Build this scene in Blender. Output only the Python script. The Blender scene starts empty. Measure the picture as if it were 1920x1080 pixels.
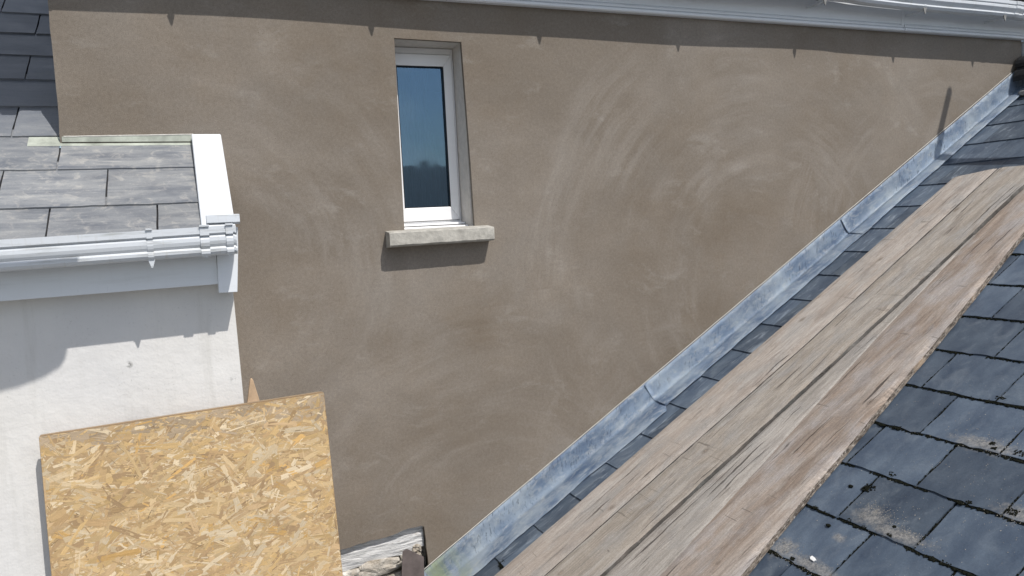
import bpy, bmesh, math, random
from mathutils import Vector, Matrix, noise as mnoise
R = math.radians
random.seed(7)
sc = bpy.context.scene
COL = sc.collection

# ------------------------------------------------------------------ camera
cam_d = bpy.data.cameras.new("camera")
cam_d.sensor_width = 36.0
cam_d.lens = 1440.7 / 1920 * 36
cam_d.clip_start = 0.05
cam_d.clip_end = 2000
cam = bpy.data.objects.new("camera", cam_d)
COL.objects.link(cam)
YAW, PITCH, ROLL = R(22.667), R(-4.76), R(-2.892)
fwd = Vector((math.sin(YAW)*math.cos(PITCH), math.cos(YAW)*math.cos(PITCH), math.sin(PITCH)))
rt = fwd.cross(Vector((0, 0, 1))).normalized()
up = rt.cross(fwd)
r_ = rt*math.cos(ROLL) + up*math.sin(ROLL)
u_ = -rt*math.sin(ROLL) + up*math.cos(ROLL)
m = Matrix((r_, u_, -fwd)).transposed().to_4x4()
m.translation = Vector((0, -3.6, 0))
cam.matrix_world = m
sc.camera = cam

# ------------------------------------------------------------------ light
SUN = Vector((0.40, -1.0, 1.50)).normalized()
w = bpy.data.worlds.new("World")
sc.world = w
w.use_nodes = True
wn = w.node_tree
wn.nodes.clear()
wo = wn.nodes.new('ShaderNodeOutputWorld')
bg = wn.nodes.new('ShaderNodeBackground')
sky = wn.nodes.new('ShaderNodeTexSky')
sky.sky_type = 'NISHITA'
sky.sun_disc = False
sky.sun_elevation = math.asin(SUN.z)
sky.sun_rotation = math.atan2(SUN.x, SUN.y)
sky.dust_density = 1.5
tcw = wn.nodes.new('ShaderNodeTexCoord')
nzw = wn.nodes.new('ShaderNodeTexNoise')
nzw.inputs['Scale'].default_value = 3.4
nzw.inputs['Detail'].default_value = 7
mpw = wn.nodes.new('ShaderNodeMapping')
mpw.inputs['Scale'].default_value = (1, 1, 2.6)
rmw = wn.nodes.new('ShaderNodeValToRGB')
rmw.color_ramp.elements[0].position = 0.46
rmw.color_ramp.elements[1].position = 0.68
mxw = wn.nodes.new('ShaderNodeMix')
mxw.data_type = 'RGBA'
wn.links.new(tcw.outputs['Generated'], mpw.inputs['Vector'])
wn.links.new(mpw.outputs[0], nzw.inputs['Vector'])
wn.links.new(nzw.outputs['Fac'], rmw.inputs['Fac'])
wn.links.new(rmw.outputs['Color'], mxw.inputs[0])
wn.links.new(sky.outputs[0], mxw.inputs[6])
mxw.inputs[7].default_value = (9.0, 9.3, 9.8, 1)
wn.links.new(mxw.outputs[2], bg.inputs['Color'])
bg.inputs['Strength'].default_value = 0.10
wn.links.new(bg.outputs[0], wo.inputs[0])

sd = bpy.data.lights.new("sun", 'SUN')
sd.energy = 3.6
sd.angle = R(0.5)
sd.color = (1.0, 0.955, 0.90)
sun = bpy.data.objects.new("sun", sd)
sun.rotation_euler = SUN.to_track_quat('Z', 'Y').to_euler()
COL.objects.link(sun)
sc.view_settings.view_transform = 'Standard'
sc.view_settings.look = 'None'
sc.view_settings.exposure = 0.25
sc.view_settings.gamma = 1.0


# ------------------------------------------------------------------ helpers: materials
class G:
    """small node-graph writer"""
    def __init__(s, name):
        s.m = bpy.data.materials.new(name)
        s.m.use_nodes = True
        s.t = s.m.node_tree
        s.t.nodes.clear()
        s.out = s.t.nodes.new('ShaderNodeOutputMaterial')
        s.p = s.t.nodes.new('ShaderNodeBsdfPrincipled')
        s.t.links.new(s.p.outputs[0], s.out.inputs['Surface'])
        s.tc = s.t.nodes.new('ShaderNodeTexCoord')

    def put(s, sock, v):
        if v is None:
            return
        if hasattr(v, 'is_linked') or isinstance(v, bpy.types.NodeSocket):
            s.t.links.new(v, sock)
        elif isinstance(v, (tuple, list)) and len(v) == 3 and sock.type == 'RGBA':
            sock.default_value = (*v, 1)
        else:
            sock.default_value = v

    def obj(s):
        return s.tc.outputs['Object']

    def map(s, vec, scale=(1, 1, 1), loc=(0, 0, 0), rot=(0, 0, 0)):
        n = s.t.nodes.new('ShaderNodeMapping')
        s.put(n.inputs['Vector'], vec)
        n.inputs['Scale'].default_value = scale
        n.inputs['Location'].default_value = loc
        n.inputs['Rotation'].default_value = rot
        return n.outputs[0]

    def noise(s, vec, scale, detail=4, rough=.55, dist=0., color=False):
        n = s.t.nodes.new('ShaderNodeTexNoise')
        s.put(n.inputs['Vector'], vec)
        n.inputs['Scale'].default_value = scale
        n.inputs['Detail'].default_value = detail
        n.inputs['Roughness'].default_value = rough
        n.inputs['Distortion'].default_value = dist
        return n.outputs['Color' if color else 'Fac']

    def voro(s, vec, scale, feature='F1', out='Distance', rand=1.):
        n = s.t.nodes.new('ShaderNodeTexVoronoi')
        n.feature = feature
        s.put(n.inputs['Vector'], vec)
        n.inputs['Scale'].default_value = scale
        n.inputs['Randomness'].default_value = rand
        return n.outputs[out]

    def ramp(s, fac, a, b, va=0., vb=1., smooth=False):
        n = s.t.nodes.new('ShaderNodeMapRange')
        if smooth:
            n.interpolation_type = 'SMOOTHSTEP'
        s.put(n.inputs['Value'], fac)
        n.inputs['From Min'].default_value = a
        n.inputs['From Max'].default_value = b
        n.inputs['To Min'].default_value = va
        n.inputs['To Max'].default_value = vb
        return n.outputs[0]

    def mix(s, fac, a, b, mode='MIX'):
        n = s.t.nodes.new('ShaderNodeMix')
        n.data_type = 'RGBA'
        n.blend_type = mode
        s.put(n.inputs[0], fac)
        s.put(n.inputs[6], a)
        s.put(n.inputs[7], b)
        return n.outputs[2]

    def math(s, op, a, b=0., c=0.):
        n = s.t.nodes.new('ShaderNodeMath')
        n.operation = op
        s.put(n.inputs[0], a)
        s.put(n.inputs[1], b)
        s.put(n.inputs[2], c)
        return n.outputs[0]

    def vmath(s, op, a, b):
        n = s.t.nodes.new('ShaderNodeVectorMath')
        n.operation = op
        s.put(n.inputs[0], a)
        s.put(n.inputs[1], b)
        return n.outputs['Value' if op in ('DISTANCE', 'LENGTH') else 'Vector']

    def sep(s, v):
        n = s.t.nodes.new('ShaderNodeSeparateXYZ')
        s.put(n.inputs[0], v)
        return n.outputs

    def comb(s, x, y, z):
        n = s.t.nodes.new('ShaderNodeCombineXYZ')
        for i, v in enumerate((x, y, z)):
            s.put(n.inputs[i], v)
        return n.outputs[0]

    def attr(s, name, out='Color'):
        n = s.t.nodes.new('ShaderNodeAttribute')
        n.attribute_name = name
        return n.outputs[out]

    def bump(s, h, strength=.4, dist=.01, prev=None):
        n = s.t.nodes.new('ShaderNodeBump')
        s.put(n.inputs['Height'], h)
        n.inputs['Strength'].default_value = strength
        n.inputs['Distance'].default_value = dist
        if prev is not None:
            s.t.links.new(prev, n.inputs['Normal'])
        return n.outputs[0]

    def done(s, color=None, rough=None, normal=None, metallic=None, spec=None):
        s.put(s.p.inputs['Base Color'], color)
        s.put(s.p.inputs['Roughness'], rough)
        if normal is not None:
            s.t.links.new(normal, s.p.inputs['Normal'])
        s.put(s.p.inputs['Metallic'], metallic)
        s.put(s.p.inputs['Specular IOR Level'], spec)
        return s.m


def mat_render():
    g = G("brown_render")
    o = g.obj()
    wob = g.noise(o, 1.3, 3, .5, color=True)
    ow = g.vmath('ADD', o, g.vmath('MULTIPLY', wob, (.35, .0, .35)))
    patch = g.ramp(g.noise(g.map(ow, (.8, 1, 1.1)), 1.1, 5, .6), .36, .64)
    patch2 = g.ramp(g.noise(g.map(ow, (1, 1, 1), (4, 0, 9)), 3.4, 6, .62), .38, .66)
    arcs = None
    owa = g.vmath('ADD', o, g.vmath('MULTIPLY', wob, (.12, .0, .12)))
    # float sweeps: arcs round a few shoulder positions of the plasterer
    for i, (cx, cz, lo, hi) in enumerate(((3.15, -.35, .45, 1.75), (4.6, -.35, .5, 1.5), (-.05, -.15, .35, 1.35),
                                           (1.35, -1.75, .5, 1.5), (2.5, -1.4, .3, 1.1), (5.6, -.3, .4, 1.5))):
        d = g.vmath('SUBTRACT', owa, (cx + .06 - 2.4, 0, cz + .06 + 6.0))
        q = g.sep(d)
        rad = g.vmath('LENGTH', g.comb(q[0], 0., q[2]), (0, 0, 0))
        ang = g.math('ARCTAN2', q[2], q[0])
        v = g.comb(g.math('MULTIPLY', rad, (13., 17., 11., 19., 14., 12.)[i]), g.math('MULTIPLY', ang, 1.7), float(i*7))
        st = g.ramp(g.noise(v, 1.0, 5, .66), .44, .68)
        band = g.math('MULTIPLY', g.ramp(rad, lo, lo+.2, smooth=True), g.ramp(rad, hi, hi-.3, smooth=True))
        msk = g.ramp(g.noise(g.map(o, (1, 1, 1), (i*3.1, 0, 5)), .95, 3, .6), .43, .62)
        a = g.math('MULTIPLY', st, g.math('MULTIPLY', band, msk))
        arcs = a if arcs is None else g.math('MAXIMUM', arcs, a)
    col = g.mix(patch, (.168, .138, .106), (.236, .206, .173))
    col = g.mix(g.math('MULTIPLY', patch2, .55), col, (.205, .184, .160))
    damp = g.ramp(g.noise(g.map(o, (.55, 1, .8), (2.2, 0, 1.3)), 1.3, 5, .62, .4), .44, .62)
    col = g.mix(g.math('MULTIPLY', damp, .55), col, (.155, .130, .103))
    col = g.mix(g.math('MULTIPLY', arcs, .30), col, (.37, .345, .315))
    # dry pale scuffs
    sc1 = g.ramp(g.noise(g.map(ow, (1.0, 1, 2.0), (0, 0, 3), (0, .5, 0)), 3.6, 8, .72), .56, .76)
    col = g.mix(g.math('MULTIPLY', sc1, .42), col, (.36, .34, .31))
    # sand grain and pin holes
    grain = g.noise(o, 260, 3, .7)
    col = g.mix(1.0, col, g.ramp(grain, .25, .75, .74, 1.26), 'MULTIPLY')
    g2 = g.noise(o, 75, 3, .6)
    col = g.mix(1.0, col, g.ramp(g2, .3, .7, .90, 1.10), 'MULTIPLY')
    pit = g.ramp(g.voro(o, 42), .05, .12, 1., 0.)
    pitm = g.math('MULTIPLY', pit, g.ramp(g.noise(o, 9, 2), .5, .6))
    col = g.mix(g.math('MULTIPLY', pitm, .55), col, (.09, .07, .055))
    b = g.bump(grain, .35, .0035)
    b = g.bump(g.noise(ow, 5, 3, .5), .35, .018, b)
    b = g.bump(arcs, .06, .002, b)
    return g.done(col, .93, b, spec=.2)


def mat_white_wall():
    g = G("white_render")
    o = g.obj()
    n1 = g.noise(o, 2.2, 5, .6)
    col = g.mix(g.ramp(n1, .35, .68), (.70, .69, .665), (.62, .615, .605))
    warm = g.ramp(g.noise(g.map(o, loc=(3, 0, 1)), 1.6, 3), .45, .7)
    col = g.mix(g.math('MULTIPLY', warm, .45), col, (.62, .595, .55))
    # lichen specks in drifts
    drift = g.ramp(g.noise(g.map(o, (1, 1, 1.3)), 3.6, 5, .68), .44, .62)
    sp = g.ramp(g.noise(o, 95, 5, .76), .57, .69)
    sp2 = g.ramp(g.noise(g.map(o, (1, 1, .45)), 34, 5, .7), .63, .76)
    d = g.math('MULTIPLY', g.math('MAXIMUM', sp, sp2), drift)
    col = g.mix(g.math('MULTIPLY', d, .55), col, (.28, .28, .26))
    run = g.ramp(g.noise(g.map(o, (9, 1, .9), (1, 0, 2)), 1.6, 5, .66), .52, .74)
    col = g.mix(g.math('MULTIPLY', run, .35), col, (.42, .41, .37))
    dark = g.ramp(g.voro(o, 7.5), .04, .12, 1., 0.)
    dk = g.math('MULTIPLY', g.math('MULTIPLY', dark, g.ramp(g.noise(o, 55, 4, .7), .48, .6)), g.ramp(g.noise(o, 2.1, 2), .45, .6))
    col = g.mix(g.math('MULTIPLY', dk, .7), col, (.12, .12, .11))
    b = g.bump(g.noise(o, 120, 4, .65), .25, .003)
    b = g.bump(g.noise(o, 7, 4, .6), .35, .02, b)
    return g.done(col, .88, b, spec=.25)


def mat_upvc(name="white_upvc", dirt=.5, base=(.70, .73, .76), grime=(.20, .20, .17)):
    g = G(name)
    o = g.obj()
    n = g.noise(g.map(o, (.7, 1.6, 7)), 6, 5, .65)
    c = g.mix(g.math('MULTIPLY', g.ramp(n, .52, .76), dirt), base, grime)
    n2 = g.noise(g.map(o, (5, 1, 1)), 9, 5, .7)
    c = g.mix(g.math('MULTIPLY', g.ramp(n2, .56, .78), dirt*.8), c, (.42, .41, .37))
    gm = g.math('MULTIPLY', g.attr('grime', 'Fac'), g.ramp(g.noise(g.map(o, (2.5, 6, 6)), 5, 5, .7), .30, .56, .35, 1.))
    c = g.mix(g.math('MINIMUM', g.math('MULTIPLY', gm, 1.3), .9), c, (.085, .085, .07))
    return g.done(c, g.ramp(n2, .3, .7, .26, .45), g.bump(g.noise(o, 3, 2), .12, .01), spec=.5)


def mat_plain(name, col, rough=.6, nscale=30, var=.25, bs=.3, bd=.004, metallic=0., spec=.4):
    g = G(name)
    o = g.obj()
    n = g.noise(o, nscale, 5, .62)
    c = g.mix(g.ramp(n, .3, .7), tuple(v*(1-var) for v in col), tuple(min(1, v*(1+var)) for v in col))
    return g.done(c, rough, g.bump(n, bs, bd), metallic=metallic, spec=spec)


def mat_slate_old():
    """weathered natural slate, blue-grey with lichen specks and dried silt"""
    g = G("weathered_blue_slate")
    o = g.obj()
    tint = g.attr("tint")
    tf = g.sep(tint)
    n = g.noise(g.map(o, (.8, 1.8, 1)), 5.5, 6, .62)
    c = g.mix(g.ramp(n, .3, .72), (.038, .055, .084), (.095, .123, .158))  # blue partly stands for reflected sky, put into the slate colour
    c = g.mix(1., c, g.ramp(tf[0], 0, 1, .75, 1.3), 'MULTIPLY')
    # soft whitish blotches of sheen, painted into the slate colour
    stx = g.ramp(g.noise(g.map(o, (2.2, 3.4, 1), rot=(0, 0, .25)), 3.0, 6, .66, .9), .50, .78)
    c = g.mix(g.math('MULTIPLY', stx, g.ramp(tf[1], 0, 1, .12, .42)), c, (.26, .29, .31))
    near = g.ramp(g.sep(o)[1], -.55, -.30)
    sme = g.ramp(g.noise(g.map(o, (1.6, 7, 1), (0, 3, 0), (0, 0, .12)), 3.2, 6, .72, 1.2), .54, .72)
    c = g.mix(g.math('MULTIPLY', g.math('MULTIPLY', sme, near), .6), c, (.40, .45, .50))
    sp = g.ramp(g.voro(o, 62), .05, .13, 1., 0.)
    sp = g.math('MULTIPLY', sp, g.ramp(g.noise(o, 17, 3), .53, .64))
    c = g.mix(g.math('MULTIPLY', sp, .6), c, (.36, .37, .35))
    gr = g.noise(o, 170, 4, .7)
    c = g.mix(1., c, g.ramp(gr, .3, .7, .86, 1.14), 'MULTIPLY')
    # silt patches at given spots (real dried dirt: stays put)
    silt = None
    for (s, y, rs, ry) in ((1.40, -1.61, .050, .07), (1.375, -1.74, .028, .12), (1.865, -1.75, .032, .13),
                           (1.13, -1.42, .045, .05), (1.12, -1.57, .028, .14), (1.27, -1.57, .018, .03),
                           (1.62, -2.03, .035, .09)):
        q = g.sep(o)
        dx = g.math('MULTIPLY', g.math('SUBTRACT', q[0], s), 1/rs)
        dy = g.math('MULTIPLY', g.math('SUBTRACT', q[1], y), 1/ry)
        d = g.math('SQRT', g.math('ADD', g.math('MULTIPLY', dx, dx), g.math('MULTIPLY', dy, dy)))
        d = g.math('ADD', d, g.ramp(g.noise(o, 30, 5, .7), .2, .8, -.7, .7))
        v = g.ramp(d, 1.25, .35)
        silt = v if silt is None else g.math('MAXIMUM', silt, v)
    c = g.mix(g.math('MULTIPLY', silt, .62), c, g.mix(g.ramp(g.noise(o, 95, 5, .75), .38, .62), (.10, .098, .088), (.36, .335, .30)))
    rgh = g.ramp(g.noise(o, 11, 5, .6), .3, .7, .30, .52)
    rgh = g.math('MAXIMUM', rgh, g.math('MULTIPLY', silt, .9))
    b = g.bump(g.noise(o, 14, 6, .62), .35, .006)
    b = g.bump(gr, .2, .002, b)
    return g.done(c, rgh, b, spec=.5)


def mat_slate_left():
    g = G("smeared_grey_slate")
    o = g.obj()
    tf = g.sep(g.attr("tint"))
    n = g.noise(g.map(o, (1, 1.4, 1.4)), 7, 6, .62)
    c = g.mix(g.ramp(n, .3, .7), (.105, .117, .140), (.185, .197, .212))
    # cement smears wiped across each slate
    wv = g.noise(g.vmath('ADD', g.map(o, (2.2, 14, 14)), g.vmath('MULTIPLY', g.attr("tint"), (9, 9, 9))), 1.6, 6, .66, .8)
    sm = g.ramp(wv, .38, .80)
    low = g.ramp(g.sep(o)[1], .62, .42)
    amt = g.math('MULTIPLY', sm, g.math('ADD', g.math('MULTIPLY', low, .50), .18))
    c = g.mix(amt, c, (.40, .40, .385))
    sc_ = g.ramp(g.noise(g.map(o, (3, 40, 40), (2, 1, 7), (.2, 0, 0)), 2.0, 5, .7, 1.5), .60, .70)
    c = g.mix(g.math('MULTIPLY', sc_, g.math('MULTIPLY', low, .4)), c, (.50, .49, .46))
    blot = g.math('MULTIPLY', g.ramp(g.noise(o, 21, 6, .68, .6), .52, .66), g.math('MULTIPLY', low, .5))
    c = g.mix(g.math('MULTIPLY', blot, .8), c, (.46, .44, .40))
    c = g.mix(1., c, g.ramp(tf[0], 0, 1, .86, 1.12), 'MULTIPLY')
    c = g.mix(1., c, g.ramp(g.noise(o, 190, 3, .7), .3, .7, .92, 1.08), 'MULTIPLY')
    return g.done(c, g.ramp(n, .3, .7, .34, .55), g.bump(g.noise(o, 13, 6, .65), .3, .004), spec=.6)


def mat_lead(name, stain_x=None):
    g = G(name)
    o = g.obj()
    n = g.noise(g.map(o, (1.2, 4, 2.6), rot=(0, R(30), 0)), 2.0, 6, .6, .8)
    c = g.mix(g.ramp(n, .34, .68), (.135, .205, .33), (.42, .52, .64))  # blue of the mirrored sky painted into the lead's grey
    n2 = g.noise(o, 5, 6, .66)
    c = g.mix(g.math('MULTIPLY', g.ramp(n2, .42, .66), .75), c, (.58, .65, .70))
    chalk = g.ramp(g.noise(g.map(o, (2, 5, 5), (3, 3, 3)), 7, 7, .75, .8), .50, .66)
    c = g.mix(g.math('MULTIPLY', chalk, .65), c, (.66, .69, .69))
    # run marks: short dark vertical tears
    tears = g.ramp(g.noise(g.map(g.map(o, rot=(0, -R(30.41), 0)), (1, 1, .20)), 105, 3, .66), .57, .64)
    tm = g.ramp(g.noise(o, 3.0, 4, .65), .40, .52)
    fold = g.attr("wall_part", 'Fac')
    t = g.math('MULTIPLY', g.math('MULTIPLY', tears, tm), fold)
    c = g.mix(g.math('MULTIPLY', t, .55), c, (.06, .09, .15))
    if stain_x is not None:
        q = g.sep(o)
        a = g.math('MULTIPLY', g.ramp(q[0], stain_x, stain_x-.25), g.ramp(g.noise(g.map(o, (3, 1, .6)), 5, 4, .6), .44, .6))
        c = g.mix(g.math('MULTIPLY', a, .7), c, (.50, .56, .27))
    return g.done(c, g.ramp(n2, .3, .7, .52, .74), g.bump(g.noise(o, 9, 6, .62), .45, .012), metallic=.12, spec=.35)


def mat_board(name, c1, c2, c3, off, grey=(.33, .315, .295)):
    """weathered scaffold board: x runs along the board"""
    g = G(name)
    o = g.map(g.obj(), loc=off)
    wob = g.noise(g.map(o, (1.4, 3, 1)), 2.2, 4, .6, color=True)
    ow = g.vmath('ADD', o, g.vmath('MULTIPLY', wob, (.0, .045, .0)))
    fig = g.noise(g.map(ow, (.8, 9, 3)), 2.6, 6, .66)
    c = g.mix(g.ramp(fig, .36, .64), c1, c2)
    band = g.noise(g.map(ow, (.7, 3.6, 1), (7, 2, 0)), 2.0, 5, .65)
    c = g.mix(g.math('MULTIPLY', g.ramp(band, .45, .62), .8), c, c3)
    bl = g.noise(g.map(o, (1.4, 3.4, 1), (3, 8, 0)), 3.0, 5, .62, .4)
    c = g.mix(g.math('MULTIPLY', g.ramp(bl, .47, .64), .75), c, grey)
    pale = g.noise(g.map(ow, (1.6, 8, 1), (11, 1, 0)), 3.0, 5, .66, .2)
    c = g.mix(g.math('MULTIPLY', g.ramp(pale, .52, .74), .45), c, (.43, .41, .38))
    fib2 = g.noise(g.map(ow, (1.1, 60, 20), (4, 4, 4)), 3.0, 5, .66)
    c = g.mix(1., c, g.ramp(fib2, .32, .68, .86, 1.10), 'MULTIPLY')
    dark = g.noise(g.map(ow, (1.8, 8, 1), (1, 21, 0)), 3.0, 7, .72, .3)
    c = g.mix(g.math('MULTIPLY', g.ramp(dark, .55, .76), .50), c, (.17, .14, .12))
    fib = g.noise(g.map(ow, (3.5, 85, 20)), 3.0, 5, .68)
    c = g.mix(1., c, g.ramp(fib, .3, .7, .78, 1.17), 'MULTIPLY')
    crk = g.noise(g.map(ow, (.8, 34, 8), (5, 3, 0)), 2.0, 4, .6)
    ck = g.math('MULTIPLY', g.ramp(crk, .63, .665), g.ramp(g.noise(o, 2.9, 3), .46, .54))
    c = g.mix(g.math('MULTIPLY', ck, .8), c, (.05, .042, .038))
    # knots with rings, and a few cross checks
    kn = g.voro(g.map(ow, (1, 1.7, 1)), 2.6, 'F1')
    kring = g.ramp(g.math('SINE', g.math('MULTIPLY', kn, 300.)), -.2, 1)
    km = g.ramp(kn, .02, .085, 1, 0)
    c = g.mix(g.math('MULTIPLY', km, .75), c, g.mix(kring, (.09, .07, .055), (.27, .205, .15)))
    xc = g.noise(g.map(o, (38, 2.6, 1), (2, 0, 0), (0, 0, .3)), 1.0, 4, .6, .8)
    xm = g.math('MULTIPLY', g.ramp(xc, .63, .66), g.ramp(g.noise(o, 3.7, 2), .52, .6))
    c = g.mix(g.math('MULTIPLY', xm, .6), c, (.09, .075, .065))
    stn = g.noise(g.map(o, (1.5, 3.6, 1), (17, 2, 0)), 3.5, 5, .64, .6)
    c = g.mix(g.math('MULTIPLY', g.ramp(stn, .52, .68), .36), c, (.19, .16, .14))
    sp = g.ramp(g.noise(o, 60, 5, .75), .62, .70)
    c = g.mix(g.math('MULTIPLY', sp, .4), c, (.12, .10, .085))
    gr = g.noise(o, 180, 4, .75)
    c = g.mix(1., c, g.ramp(gr, .3, .7, .80, 1.2), 'MULTIPLY')
    hgt = g.math('ADD', fib, g.math('MULTIPLY', ck, -1.5))
    return g.done(c, .88, g.bump(hgt, .8, .004), spec=.15)


def mat_osb():
    g = G("strand_board")
    uv = g.tc.outputs['UV']
    c = g.attr("flake")
    f = g.noise(g.map(uv, (2.0, 46, 1)), 5, 4, .65)
    c = g.mix(1., c, g.ramp(f, .3, .7, .84, 1.13), 'MULTIPLY')
    o = g.obj()
    dirt = g.ramp(g.noise(o, 5, 5, .7), .56, .78)
    c = g.mix(g.math('MULTIPLY', dirt, .25), c, (.26, .20, .15))
    c = g.mix(1., c, g.ramp(g.noise(o, 300, 2, .6), .3, .7, .93, 1.07), 'MULTIPLY')
    return g.done(c, .62, g.bump(f, .3, .001), spec=.3)


def mat_glass():
    g = G("window_glass")
    t = g.t
    t.nodes.remove(g.p)
    gl = t.nodes.new('ShaderNodeBsdfGlossy')
    gl.inputs['Roughness'].default_value = 0.035
    gl.inputs['Color'].default_value = (.52, .76, 1.0, 1)
    g.put(gl.inputs['Normal'], g.bump(g.noise(g.obj(), 3.5, 2, .5), .09, .02))
    tr = t.nodes.new('ShaderNodeBsdfTransparent')
    tr.inputs['Color'].default_value = (.62, .70, .74, 1)
    mx = t.nodes.new('ShaderNodeMixShader')
    fr = t.nodes.new('ShaderNodeFresnel')
    fr.inputs['IOR'].default_value = 1.5
    g.put(mx.inputs[0], g.math('ADD', g.math('MULTIPLY', fr.outputs[0], 1.7), .10))
    t.links.new(tr.outputs[0], mx.inputs[1])
    t.links.new(gl.outputs[0], mx.inputs[2])
    t.links.new(mx.outputs[0], g.out.inputs['Surface'])
    return g.m


def mat_curtain():
    g = G("sheer_curtain")
    o = g.obj()
    n = g.noise(g.map(o, (16, 1, 1.2)), 2, 4, .6, 1.)
    c = g.mix(g.ramp(n, .35, .7), (.05, .06, .08), (.13, .15, .18))
    return g.done(c, .8)


def mat_old_paint():
    g = G("flaking_white_paint")
    o = g.obj()
    gr = g.noise(g.map(o, (1.2, 1, 16), rot=(0, R(8), 0)), 5, 6, .66, .6)
    c = g.mix(g.ramp(gr, .34, .54), (.33, .34, .35), (.70, .70, .69))
    crk = g.ramp(g.noise(g.map(o, (1, 1, 11), (3, 0, 1), (0, R(8), 0)), 9, 5, .7), .60, .67)
    c = g.mix(g.math('MULTIPLY', crk, .75), c, (.07, .055, .04))
    w_ = g.ramp(g.noise(o, 9, 5, .7), .58, .70)
    c = g.mix(g.math('MULTIPLY', w_, .6), c, (.34, .25, .16))
    return g.done(c, .8, g.bump(gr, .9, .012), spec=.25)


def mat_rubble():
    g = G("rubble_stone")
    o = g.obj()
    n = g.noise(o, 14, 7, .7, .6)
    c = g.mix(g.ramp(n, .34, .66), (.30, .25, .19), (.66, .63, .57))
    d = g.ramp(g.noise(g.map(o, (1, 1, 2.5)), 24, 5, .7), .6, .7)
    c = g.mix(g.math('MULTIPLY', d, .8), c, (.04, .035, .03))
    return g.done(c, .9, g.bump(n, 1., .03), spec=.2)


M_RENDER = mat_render()
M_WHITEWALL = mat_white_wall()
M_UPVC = mat_upvc(dirt=.12)
M_UPVC_D = mat_upvc("weathered_upvc", dirt=.75, base=(.56, .59, .62))
M_FRAME = mat_upvc("clean_upvc", dirt=.05, base=(.80, .80, .80))
M_SLATE = mat_slate_old()
M_SLATE_L = mat_slate_left()
M_LEAD = mat_lead("blue_grey_lead", stain_x=.30)
M_LEAD_P = mat_plain("pale_stained_lead", (.36, .385, .335), .75, 14, .30, .3, .004, spec=.2)
M_OSB = mat_osb()
M_GLASS = mat_glass()
M_CURTAIN = mat_curtain()
M_SILL = mat_plain("lichened_concrete", (.40, .385, .345), .92, 30, .24, .8, .006, spec=.2)
M_REVEAL = mat_plain("pale_reveal_render", (.55, .52, .48), .9, 40, .10, .3, .003, spec=.2)
M_GASKET = mat_plain("black_rubber", (.012, .012, .014), .5)
M_DARK = mat_plain("dark_room", (.035, .035, .04), .9)
M_HOOK = mat_plain("rusty_nail_steel", (.06, .05, .045), .6)
M_MOSS = mat_plain("blackened_moss", (.012, .013, .009), .98, 160, .6, .9, .004, spec=.05)
M_GRIT = mat_plain("pale_grit", (.36, .33, .28), .95, 60, .5, spec=.1)
M_PAINTED = mat_old_paint()
M_RUBBLE = mat_rubble()
M_MORTAR = mat_plain("white_mastic", (.55, .54, .50), .8, 60, .2)
M_RIDGE = mat_plain("black_clay_ridge", (.018, .019, .022), .75, 45, .5, .6, .006)
M_LIGHTCEM = mat_plain("pale_cement_bedding", (.34, .33, .31), .9, 35, .3, .7, .008, spec=.2)
M_RAWWOOD = mat_plain("fresh_sawn_softwood", (.50, .36, .235), .75, 26, .2, .3, .003)
M_BROWNPL = mat_plain("dull_brown_sheet_lead", (.115, .095, .09), .55, 16, .3, .3, .004)
M_WHITECHIP = mat_plain("white_plaster_chip", (.78, .78, .76), .8, 60, .06)
M_CLIP = mat_plain("grimy_clip", (.20, .20, .19), .7, 30, .3)
M_STEEL = mat_plain("galvanised_tube", (.38, .39, .40), .4, 30, .12, .1, .002, metallic=.9)
M_GROUND = mat_plain("grey_yard_concrete", (.22, .215, .20), .9, 3, .25, .3, .01)
M_BRICK = mat_plain("far_brick", (.16, .10, .08), .9, 12, .25)
M_FARROOF = mat_plain("far_slate", (.05, .055, .065), .7, 9, .3)
M_FOIL = mat_plain("roofing_underfelt", (.03, .03, .033), .9)
M_BA = mat_board("board_wood_pinkish", (.43, .375, .325), (.335, .29, .25), (.47, .43, .39), (0, 0, 0))
M_BB = mat_board("board_wood_greyed", (.375, .33, .28), (.28, .247, .208), (.43, .395, .35), (13, 5, 2))
M_BC = mat_board("board_wood_grey", (.385, .35, .31), (.285, .262, .232), (.45, .415, .375), (29, 3, 1))
M_BD = mat_board("board_wood_brown", (.335, .27, .218), (.235, .185, .148), (.42, .37, .325), (41, 7, 3), grey=(.36, .335, .32))
M_BEDGE_DARK = mat_board("board_edge_grimy", (.11, .10, .09), (.075, .07, .065), (.15, .14, .13), (9, 17, 9), grey=(.10, .10, .095))
def mat_edge():
    g = G("board_edge_splintered")
    o = g.obj()
    n = g.noise(g.map(o, (9, 40, 60)), 2.6, 6, .72)
    c = g.mix(g.ramp(n, .40, .60), (.055, .045, .038), (.27, .23, .19))
    f = g.noise(g.map(o, (14, 60, 50), (5, 1, 1)), 3.0, 5, .75)
    c = g.mix(g.ramp(f, .56, .66), c, (.55, .51, .46))
    w2 = g.ramp(g.noise(g.map(o, (2.2, 1, 1)), 2.0, 4, .6), .54, .64)
    c = g.mix(g.math('MULTIPLY', w2, .6), c, (.50, .37, .25))
    return g.done(c, .9, g.bump(n, 1., .006), spec=.15)


M_BEDGE = mat_edge()


# ------------------------------------------------------------------ helpers: objects
def tag(o, label=None, cat=None, group=None, kind=None):
    for k, v in (('label', label), ('category', cat), ('group', group), ('kind', kind)):
        if v:
            o[k] = v
    return o


def thing(name, loc, label, cat, group=None, rot=(0, 0, 0)):
    o = bpy.data.objects.new(name, None)
    o.location = loc
    o.rotation_euler = rot
    o.empty_display_size = .1
    COL.objects.link(o)
    return tag(o, label, cat, group)


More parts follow.
